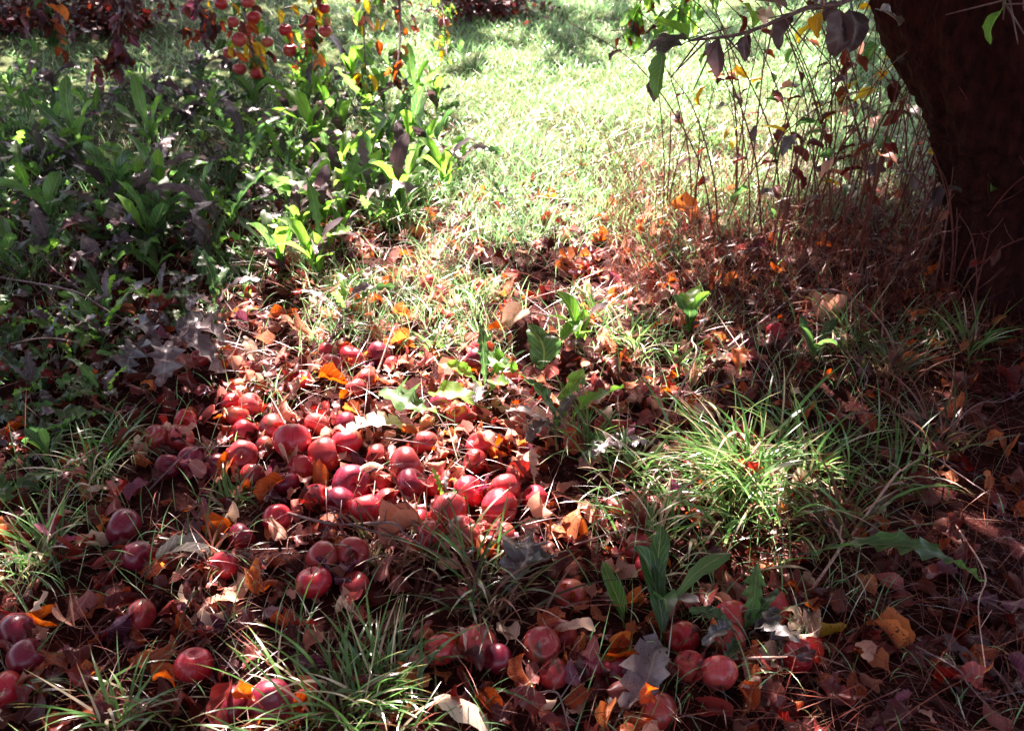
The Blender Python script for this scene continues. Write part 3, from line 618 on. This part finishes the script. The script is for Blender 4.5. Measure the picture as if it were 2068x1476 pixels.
oneleaf('weed_leaf','bluish grey curled leaf among the lower left apples',320,1130,'spoon','grey',.10,.045,-1.2,.25,.03,1.3,seed=629,cup=.8)
oneleaf('weed_leaf','pair-like grey leaf beside the last lone apple',1570,1310,'lobed','grey',.11,.055,.1,.3,.03,.7,seed=630)
# ================================================================== GRASS TUFTS
def tuft(px,py,n,L,label,spread=.05,mat='tuft',t0=(.05,.7),t1=(1.0,2.1),W=(.0038,.0082),biasaz=None,name='grass_tuft',grp=None):
    c=G(px,py); r=np.abs(rng.normal(0,spread*1.25,n)); a=rng.uniform(0,6.28,n); B=np.stack([r*np.cos(a),r*np.sin(a),np.zeros(n)-.002],1)
    az=a+rng.normal(0,1.1,n)
    if biasaz is not None: az=np.where(rng.random(n)<.55,biasaz+rng.normal(0,.6,n),az)
    g=blades(B,az,rng.uniform(.45,1.1,n)*L,rng.uniform(*W,n),rng.uniform(*t0,n),rng.uniform(*t1,n)*np.where(rng.random(n)<.18,1.35,1),8,drift=.3)
    o=link(name,g.mesh('tuft',M[mat])); o.location=tuple(c)
    if grp=='auto': reg(o,label,px,py,'grass tuft','grass tufts')
    else: tag(o,label,'grass tuft','grass tufts')
    return o
tuft(1500,990,400,.25,'big sunlit grass tuft right of the apples',.095,biasaz=3.6,W=(.0045,.010))
tuft(690,1440,120,.20,'arching grass tuft at the bottom edge left of centre',.07)
tuft(770,1400,110,.16,'short bright grass tuft at the bottom edge beside the arching one',.05)
for px,py,n,L,ph in ((90,1130,70,.17,'dense green grass tuft'),(240,1470,55,.17,'arching grass tuft'),(30,1400,40,.16,'sparse grass tuft'),(800,450,120,.19,'dense green grass tuft'),(950,600,35,.13,'sparse grass tuft'),
   (700,590,60,.12,'sparse grass tuft'),(880,700,90,.08,'mossy short tuft'),(240,900,50,.15,'sparse grass tuft'),(190,960,60,.16,'arching grass tuft'),(1650,950,60,.22,'arching grass tuft'),(1800,980,45,.22,'arching grass tuft'),
   (1710,700,50,.22,'arching grass tuft'),(1200,640,60,.12,'sparse grass tuft'),(1280,700,50,.14,'sparse grass tuft'),(1330,1080,50,.18,'arching grass tuft'),(960,1170,40,.2,'sparse grass tuft'),(470,1020,60,.09,'mossy short tuft'),
   (430,650,60,.08,'mossy short tuft'),(1270,960,40,.16,'sparse grass tuft'),(1380,730,40,.14,'sparse grass tuft'),(1950,700,50,.2,'arching grass tuft'),(60,560,40,.2,'sparse grass tuft'),(620,520,60,.15,'dense green grass tuft'),
   (1180,900,40,.2,'arching grass tuft'),(860,400,70,.16,'dense green grass tuft'),(1250,330,60,.12,'dense green grass tuft'),(1440,290,60,.14,'dense green grass tuft'),(1180,300,50,.11,'dense green grass tuft'),
   (860,1130,40,.2,'dark thin grass tuft'),(1000,1240,50,.2,'dark thin grass tuft'),(420,1130,40,.16,'dark thin grass tuft'),(1700,1080,60,.2,'dark thin grass tuft'),(1900,900,60,.22,'dark thin grass tuft'),(760,1120,50,.14,'dark thin grass tuft'),(1800,760,60,.22,'dark thin grass tuft'),(1330,520,40,.14,'sparse grass tuft')):
    tuft(px,py,n,L,ph,.035,mat='darkgrass' if 'dark' in ph else 'tuft',grp='auto')
# ================================================================== STICKS
def stick(px0,py0,px1,py1,r,label,mat='twig',z0=.02,z1=.05,sag=.02):
    a=G(px0,py0,z0); b=G(px1,py1,z1); m=(a+b)/2+np.array([rnd.uniform(-.02,.02),rnd.uniform(-.02,.02),sag]); c=(a*.3+b*.7)+np.array([rnd.uniform(-.015,.015),0,sag*.6])
    P=smoothpath([a,m,c,b],16); g=tube(P-a,np.linspace(r,r*.45,16)*(1+.12*np.sin(np.arange(16)*2.3)),7)
    for k in (4,8,12):
        d=np.array([rnd.uniform(-1,1),rnd.uniform(-1,1),rnd.uniform(.2,1)])*.03; g.addg(tube([P[k]-a,P[k]-a+d*.5,P[k]-a+d],[r*.5,r*.4,r*.25],5))
    o=link('twig',g.mesh('twig',M[mat])); o.location=tuple(a)
    if label.startswith('*'): reg(o,label[1:],(px0+px1)/2,(py0+py1)/2,'twig','fallen twigs')
    else: tag(o,label,'twig','fallen twigs')
for a in ((0,480,170,590),(0,700,190,700),(0,560,330,690),(1500,940,1900,830),(1720,1080,1840,930),(1380,800,1600,770),(1380,1010,1560,900),(1880,900,2068,790),(760,760,830,650),(640,740,700,620),(1330,870,1430,640),(1350,900,1250,1110),
   (740,880,960,920),(560,1030,800,1090),(700,1060,900,1130),(1540,760,1720,560),(1470,700,1680,520),(1330,480,1560,800),(1600,590,1780,650),(1760,900,2000,1000),(1640,1190,1700,1060),(1700,700,1760,880),(1930,1060,1990,1350),(1840,1300,2000,1430),
   (1160,1100,1350,1080),(640,1160,690,1010),(300,990,480,900),(1080,1400,1150,1476),(1290,980,1430,920),(1450,1330,1640,1330)):
    stick(*a,rnd.uniform(.0016,.0035),'*thin '+rnd.choice(['brown','grey'])+' twig',rnd.choice(['twig','twig','stalk']),sag=rnd.uniform(.01,.06))
# ================================================================== THICKET by the trunk
def cane(px,py,h,nleaf,seed,lm,lean=None,mat='cane',ns=None):
    q=random.Random(seed); e=empty('tall_weed',tuple(G(px,py))); ns=ns or q.randint(2,4); gs=Geo(); tips=[]
    for i in range(ns):
        hh=h*q.uniform(.6,1.05); la=q.uniform(0,6.28); ln=q.uniform(.02,.42)*hh if lean is None else lean*hh
        if lean is not None: la=q.uniform(2.6,3.6)
        b=np.array([q.uniform(-.04,.04),q.uniform(-.04,.04),0]); P=smoothpath([b,b+np.array([ln*.3*math.cos(la),ln*.3*math.sin(la),hh*.4]),b+np.array([ln*math.cos(la),ln*math.sin(la),hh*.8]),b+np.array([ln*1.8*math.cos(la),ln*1.8*math.sin(la),hh])],14)
        gs.addg(tube(P,np.linspace(.0032,.0012,14)*q.uniform(.7,1.2),5))
        for k in range(3,14,2):
            if q.random()<.5:
                d=np.array([q.uniform(-1,1),q.uniform(-1,1),q.uniform(.3,1.4)])*.05*(1.5-k/14); gs.addg(tube([P[k],P[k]+d*.6,P[k]+d+np.array([0,0,.01])],[.0012,.001,.0007],4)); tips.append(P[k]+d)
        for k in range(3,14): tips.append(P[k])
    link('stem',gs.mesh('cane',M[mat]),e)
    for i in range(nleaf):
        p=q.choice(tips); m=q.choice(lm); o=link('leaf',CL[(m,q.randrange(3))],e); o.location=tuple(p); s=q.uniform(.55,1.1); o.scale=(s,s,s); o.rotation_euler=(q.uniform(-.9,.5),q.uniform(-.6,.6),q.uniform(0,6.28))
    return e
CL={(m,k):leaf(.075,.042,8,4,'oval',[.2,.5,.1][k],[.6,1.1,.3][k],.1,cup=.2,twist=[.3,-.6,1][k],seed=70+k,pet=.2).mesh('cane_leaf',M[m]) for m in('maroon','dusk','yellow','green','brown','purple','fresh','grey','tan','orange','pale') for k in range(3)}
for i,(px,py,h,nl) in enumerate(((1400,440,.55,2),(1450,470,.75,5),(1490,430,.9,8),(1530,480,.85,8),(1560,420,1.0,9),(1600,470,.95,9),(1630,440,1.05,8),(1670,500,.9,9),(1700,440,1.05,9),(1740,480,1.0,7),(1770,430,1.0,6),
   (1800,490,.95,5),(1830,450,.9,5),(1860,500,.8,3),(1890,540,.55,2),(1345,420,.45,1),(1580,520,.6,3),(1720,530,.6,3),(1650,390,1.1,5),(1500,380,.8,3),(1790,380,1.0,3),(1850,560,.4,1),(1850,430,1.0,5),(1760,510,.95,5),(1880,470,.9,4),(1700,470,1.05,6),(1640,520,.9,5),(1820,410,1.1,4),(1930,590,.6,3),(1990,610,.65,3),(2040,600,.7,3),(1960,640,.4,2),(1890,600,.5,3),(1950,600,.45,1),(2000,560,.5,1))):
    e=cane(px,py,h,int(nl*1.7),800+i,['dusk','maroon','brown','brown','grey','yellow','green','tan'],ns=3)
    reg(e,'leafy brown-stemmed weed' if nl>3 else 'bare brown-stemmed weed',px,py-120,'weed','tall weeds by the trunk')
# ================================================================== TWIGS with leaves drooping into the top
def droop(tree,pts,rads,leaves,seed,mats,size=(.6,1.1),nm='branch'):
    q=random.Random(seed); o0=np.array(tree.location); P=smoothpath(pts,30)-o0; g=tube(P,np.interp(np.linspace(0,1,30),np.linspace(0,1,len(rads)),rads),7)
    att=[]
    for k in range(13,30):
        d=np.array([q.uniform(-1,1),q.uniform(-1,1),q.uniform(-1.0,.5)])*.09; g.addg(tube([P[k],P[k]+d*.5,P[k]+d],[.0022,.0018,.001],5)); att+=[P[k]+d,P[k]+d*.6]
    att+=list(P[14:]); b=link(nm,g.mesh('branch',M['twig']),tree)
    for i in range(int(leaves*1.5)):
        p=att[int(len(att)*q.random()**.6)]+np.array([q.gauss(0,.012) for _ in range(3)]); o=link('leaf',CL[(q.choice(mats),q.randrange(3))],b); s=q.uniform(*size); o.location=tuple(p); o.scale=(s,s,s)
        o.rotation_euler=(q.uniform(-1.9,-.3),q.uniform(-.6,.6),q.uniform(0,6.28))
    BR.append((b,P+o0,tree)); return b
BR=[]
hm=['yellow','green','fresh','fresh','green','orange','yellow','tan','brown']
def up(p,dx=0,dy=.3,dz=1.1): return (p[0]+dx,p[1]+dy,p[2]+dz)
DB=4.55
A1=D(520,150,DB); droop(tree2,[(-1.3,5.2,2.2),(-1.35,5.1,1.2),D(480,-60,DB+.2),D(500,60,DB),A1],[.012,.010,.007,.005,.003],42,901,hm)
A2=D(610,130,DB); droop(tree2,[(-1.3,5.2,2.2),(-1.1,5.1,1.2),D(640,-60,DB+.2),D(632,50,DB),A2],[.012,.010,.007,.005,.003],42,902,hm)
droop(tree2,[(-.9,5.2,2.1),(-.8,5.1,1.3),D(750,-60,DB),D(735,40,DB-.1),D(740,170,DB-.2)],[.010,.008,.006,.004,.002],30,903,hm)
droop(tree2,[(-.6,5.2,2.1),(-.6,5.0,1.3),D(800,-60,DB),D(808,60,DB-.1),D(800,165,DB-.2)],[.012,.010,.008,.006,.003],34,904,['brown','orange','green','dusk'],(.5,.8))
droop(tree2,[(-.3,5.2,2.1),(-.3,5.0,1.3),D(890,-60,DB),D(898,60,DB-.1),D(902,110,DB-.2)],[.008,.006,.005,.003,.002],20,905,['yellow','green','fresh'],(.5,.8))
droop(tree2,[(-2.6,5.6,2.1),(-2.6,5.2,1.4),D(60,-60,DB-.4),D(90,20,DB-.5),D(120,70,DB-.5)],[.01,.008,.006,.004,.002],60,906,['brown','dusk','purple','green','orange','brown'],(.6,1.1))
droop(tree2,[(-2.2,5.6,2.1),(-2.0,5.2,1.4),D(250,-60,DB),D(240,60,DB-.1),D(230,130,DB-.1)],[.01,.008,.006,.004,.002],50,907,['brown','dusk','purple','maroon' if 0 else 'brown'],(.6,1.1))
droop(tree2,[(-1.8,5.6,2.1),(-1.6,5.2,1.4),D(370,-60,DB),D(400,10,DB-.1),D(430,60,DB-.1)],[.01,.008,.006,.004,.002],40,908,['brown','dusk','orange','purple'],(.6,1.0))
HA=[(513,36,29),(501,5,28),(495,61,28),(483,81,30),(464,107,28),(484,140,28),(518,149,26),(623,44,31),(657,64,27),(627,68,28),(586,102,30),(620,103,28),(576,61,26),(724,42,26),(897,47,24),(447,8,26),(655,18,24),(470,45,24),(540,85,24)]
for i,(px,py,d) in enumerate(HA):
    dp=DB-.05+rnd.uniform(-.08,.08); r=d/2*dp/FPX; c=D(px,py,dp); e=put_apple(c,r,rnd.choice(['apple','apple','applepink']),(rnd.uniform(-.3,.3),rnd.uniform(-.3,.3),rnd.uniform(0,6)),'apple')
    P=[c+np.array([0,0,r*.7]),c+np.array([.01,.0,r+.02]),c+np.array([.0,.03,r+.06])]
    g=tube(np.array(P)-c,[.0016,.0014,.002],5); s=link('stalk',g.mesh('apple_stalk',M['twig']),e); s.matrix_basis=e.matrix_basis.inverted() if False else Matrix.Diagonal((1/e.scale[0],1/e.scale[1],1/e.scale[2],1))
    br,BP,trr=min(BR[:5],key=lambda t:np.linalg.norm(t[1][12:]-c,axis=1).min()); kk=max(int(np.argmin(np.linalg.norm(BP-c,axis=1)))-3,10); o0=np.array(trr.location); top=c+np.array([0,.03,r+.06])
    link('spur',tube(smoothpath([BP[kk]-o0,(BP[kk]+top)/2-o0+np.array([0,0,.03]),top-o0],8),[.0032,.003,.003,.0028,.0026,.0024,.0022,.002],5).mesh('spur',M['twig']),br)
    for j in range(3):
        p=top+np.array([rnd.gauss(0,.03),rnd.gauss(0,.03),rnd.gauss(-.01,.03)])-o0; o=link('leaf',CL[(rnd.choice(hm),rnd.randrange(3))],br); q_=rnd.uniform(.7,1.1); o.location=tuple(p); o.scale=(q_,)*3; o.rotation_euler=(rnd.uniform(-2,.2),rnd.uniform(-.7,.7),rnd.uniform(0,6.28))
    REG.append((e,'red apple hanging',px,py)); tag(e,'x','apple','apples still hanging')
# near twig of the right-hand tree, big grey-green leaves against the lawn
DN=1.9
tw=droop(tree,[tuple(tb+np.array([-.3,0,1.3])),(.95,2.2,1.35),D(1760,-40,DN+.1),D(1620,20,DN),D(1500,68,DN),D(1395,82,DN)],[.02,.012,.006,.0045,.0035,.0025],0,920,['grey'])
def tleaf(px,py,mat,L,W,az,el,roll=0,bend=.6,seed=1,dp=DN,cup=.2):
    o=link('leaf',leaf(L,W,12,6,'oval',.3,bend,.08,cup=cup,twist=.3,seed=seed,pet=.3,petr=.0012).mesh('twig_leaf',M[mat]),tw)
    o.location=tuple(D(px,py,dp)-np.array(tree.location)); o.rotation_euler=(Matrix.Rotation(az,3,'Z')@Matrix.Rotation(el,3,'X')@Matrix.Rotation(roll,3,'Y')).to_euler()
for a in ((1385,80,'grey',.085,.05,1.57,-.1,.3,.5,1),(1375,92,'grey',.07,.05,1.2,-.5,-.3,.8,2),(1335,105,'green',.085,.045,2.9,-1.25,.6,.3,3),(1455,78,'dusk',.075,.04,2.6,-1.4,0,.2,4),(1390,85,'fresh',.08,.045,.9,.55,.8,.6,5),
  (1520,55,'fresh',.055,.04,.2,.8,.9,.4,6),(1540,50,'pale',.06,.04,-.3,.5,-.3,.6,7),(1510,70,'dusk',.05,.03,2.8,-1.2,0,.4,8),(1700,20,'dusk',.09,.06,2.9,-1.3,.3,.4,9),(1720,20,'dusk',.08,.055,3.4,-1.2,.5,.4,10),
  (1600,30,'dusk',.07,.045,2.2,-1.0,.2,.6,11),(1650,10,'grey',.08,.05,.5,.2,.5,.5,12),(1590,20,'grey',.07,.045,.8,.3,.5,.5,13),(1780,25,'grey',.06,.04,-1.2,-.3,.3,.5,14),(1660,25,'yellow',.05,.035,2.5,-1.0,.3,.5,15)): tleaf(*a)
tw2=droop(tree,[tuple(tb+np.array([-.3,0,1.3])),(1.2,2.2,1.4),D(1330,-80,3.4),D(1300,-10,3.4),D(1270,60,3.4)],[.015,.01,.006,.004,.002],26,921,['fresh','green','fresh','green','brown'],(.6,1.0))
droop(tree,[tuple(tb+np.array([-.3,0,1.3])),(1.2,2.4,1.5),D(1420,-80,3.3),D(1400,-20,3.3),D(1360,30,3.3)],[.015,.01,.006,.004,.002],22,922,['fresh','green'],(.6,1.0))
tw3=droop(tree,[tuple(tb+np.array([-.3,0,1.3])),(1.1,2.0,1.4),D(2060,-60,1.9),D(2025,10,1.9)],[.012,.008,.004,.0015],0,923,['fresh'])
tw=tw3; tleaf(2022,20,'fresh',.07,.035,2.3,-.8,.7,.6,21,dp=1.9)
# ================================================================== FAR THINGS at the top
for px,py,sx,lab in ((975,35,.26,'dark shrub standing alone at the top centre'),(40,60,.30,'dark maroon-leaved shrub in the top left corner'),(230,60,.22,'dark maroon-leaved shrub left of the hanging apples')):  # top-centre one replaces a distant tree, kept low to cast little shadow
    c=G(px,py); e=empty('shrub',tuple(c)); n=1100; B=np.stack([rng.normal(0,sx*.6,n),rng.normal(0,.15,n),np.abs(rng.normal(.08,.11,n))],1)
    link('foliage',scatter(P7,B,randrot(n,1.0),rng.uniform(.4,.8,n),rng.integers(0,3,n)).mesh('foliage',[M['brown'],M['dusk'],M['maroon']]),e)
    gs=Geo()
    for i in range(14):
        b=np.array([rnd.gauss(0,sx*.4),rnd.gauss(0,.1),0]); gs.addg(tube([b,b+np.array([rnd.gauss(0,.05),0,.15]),b+np.array([rnd.gauss(0,.1),0,.35])],[.005,.004,.002],5))
    link('stem',gs.mesh('stems',M['cane']),e); tag(e,lab,'shrub')
label_all()
print('objects',len(bpy.data.objects))
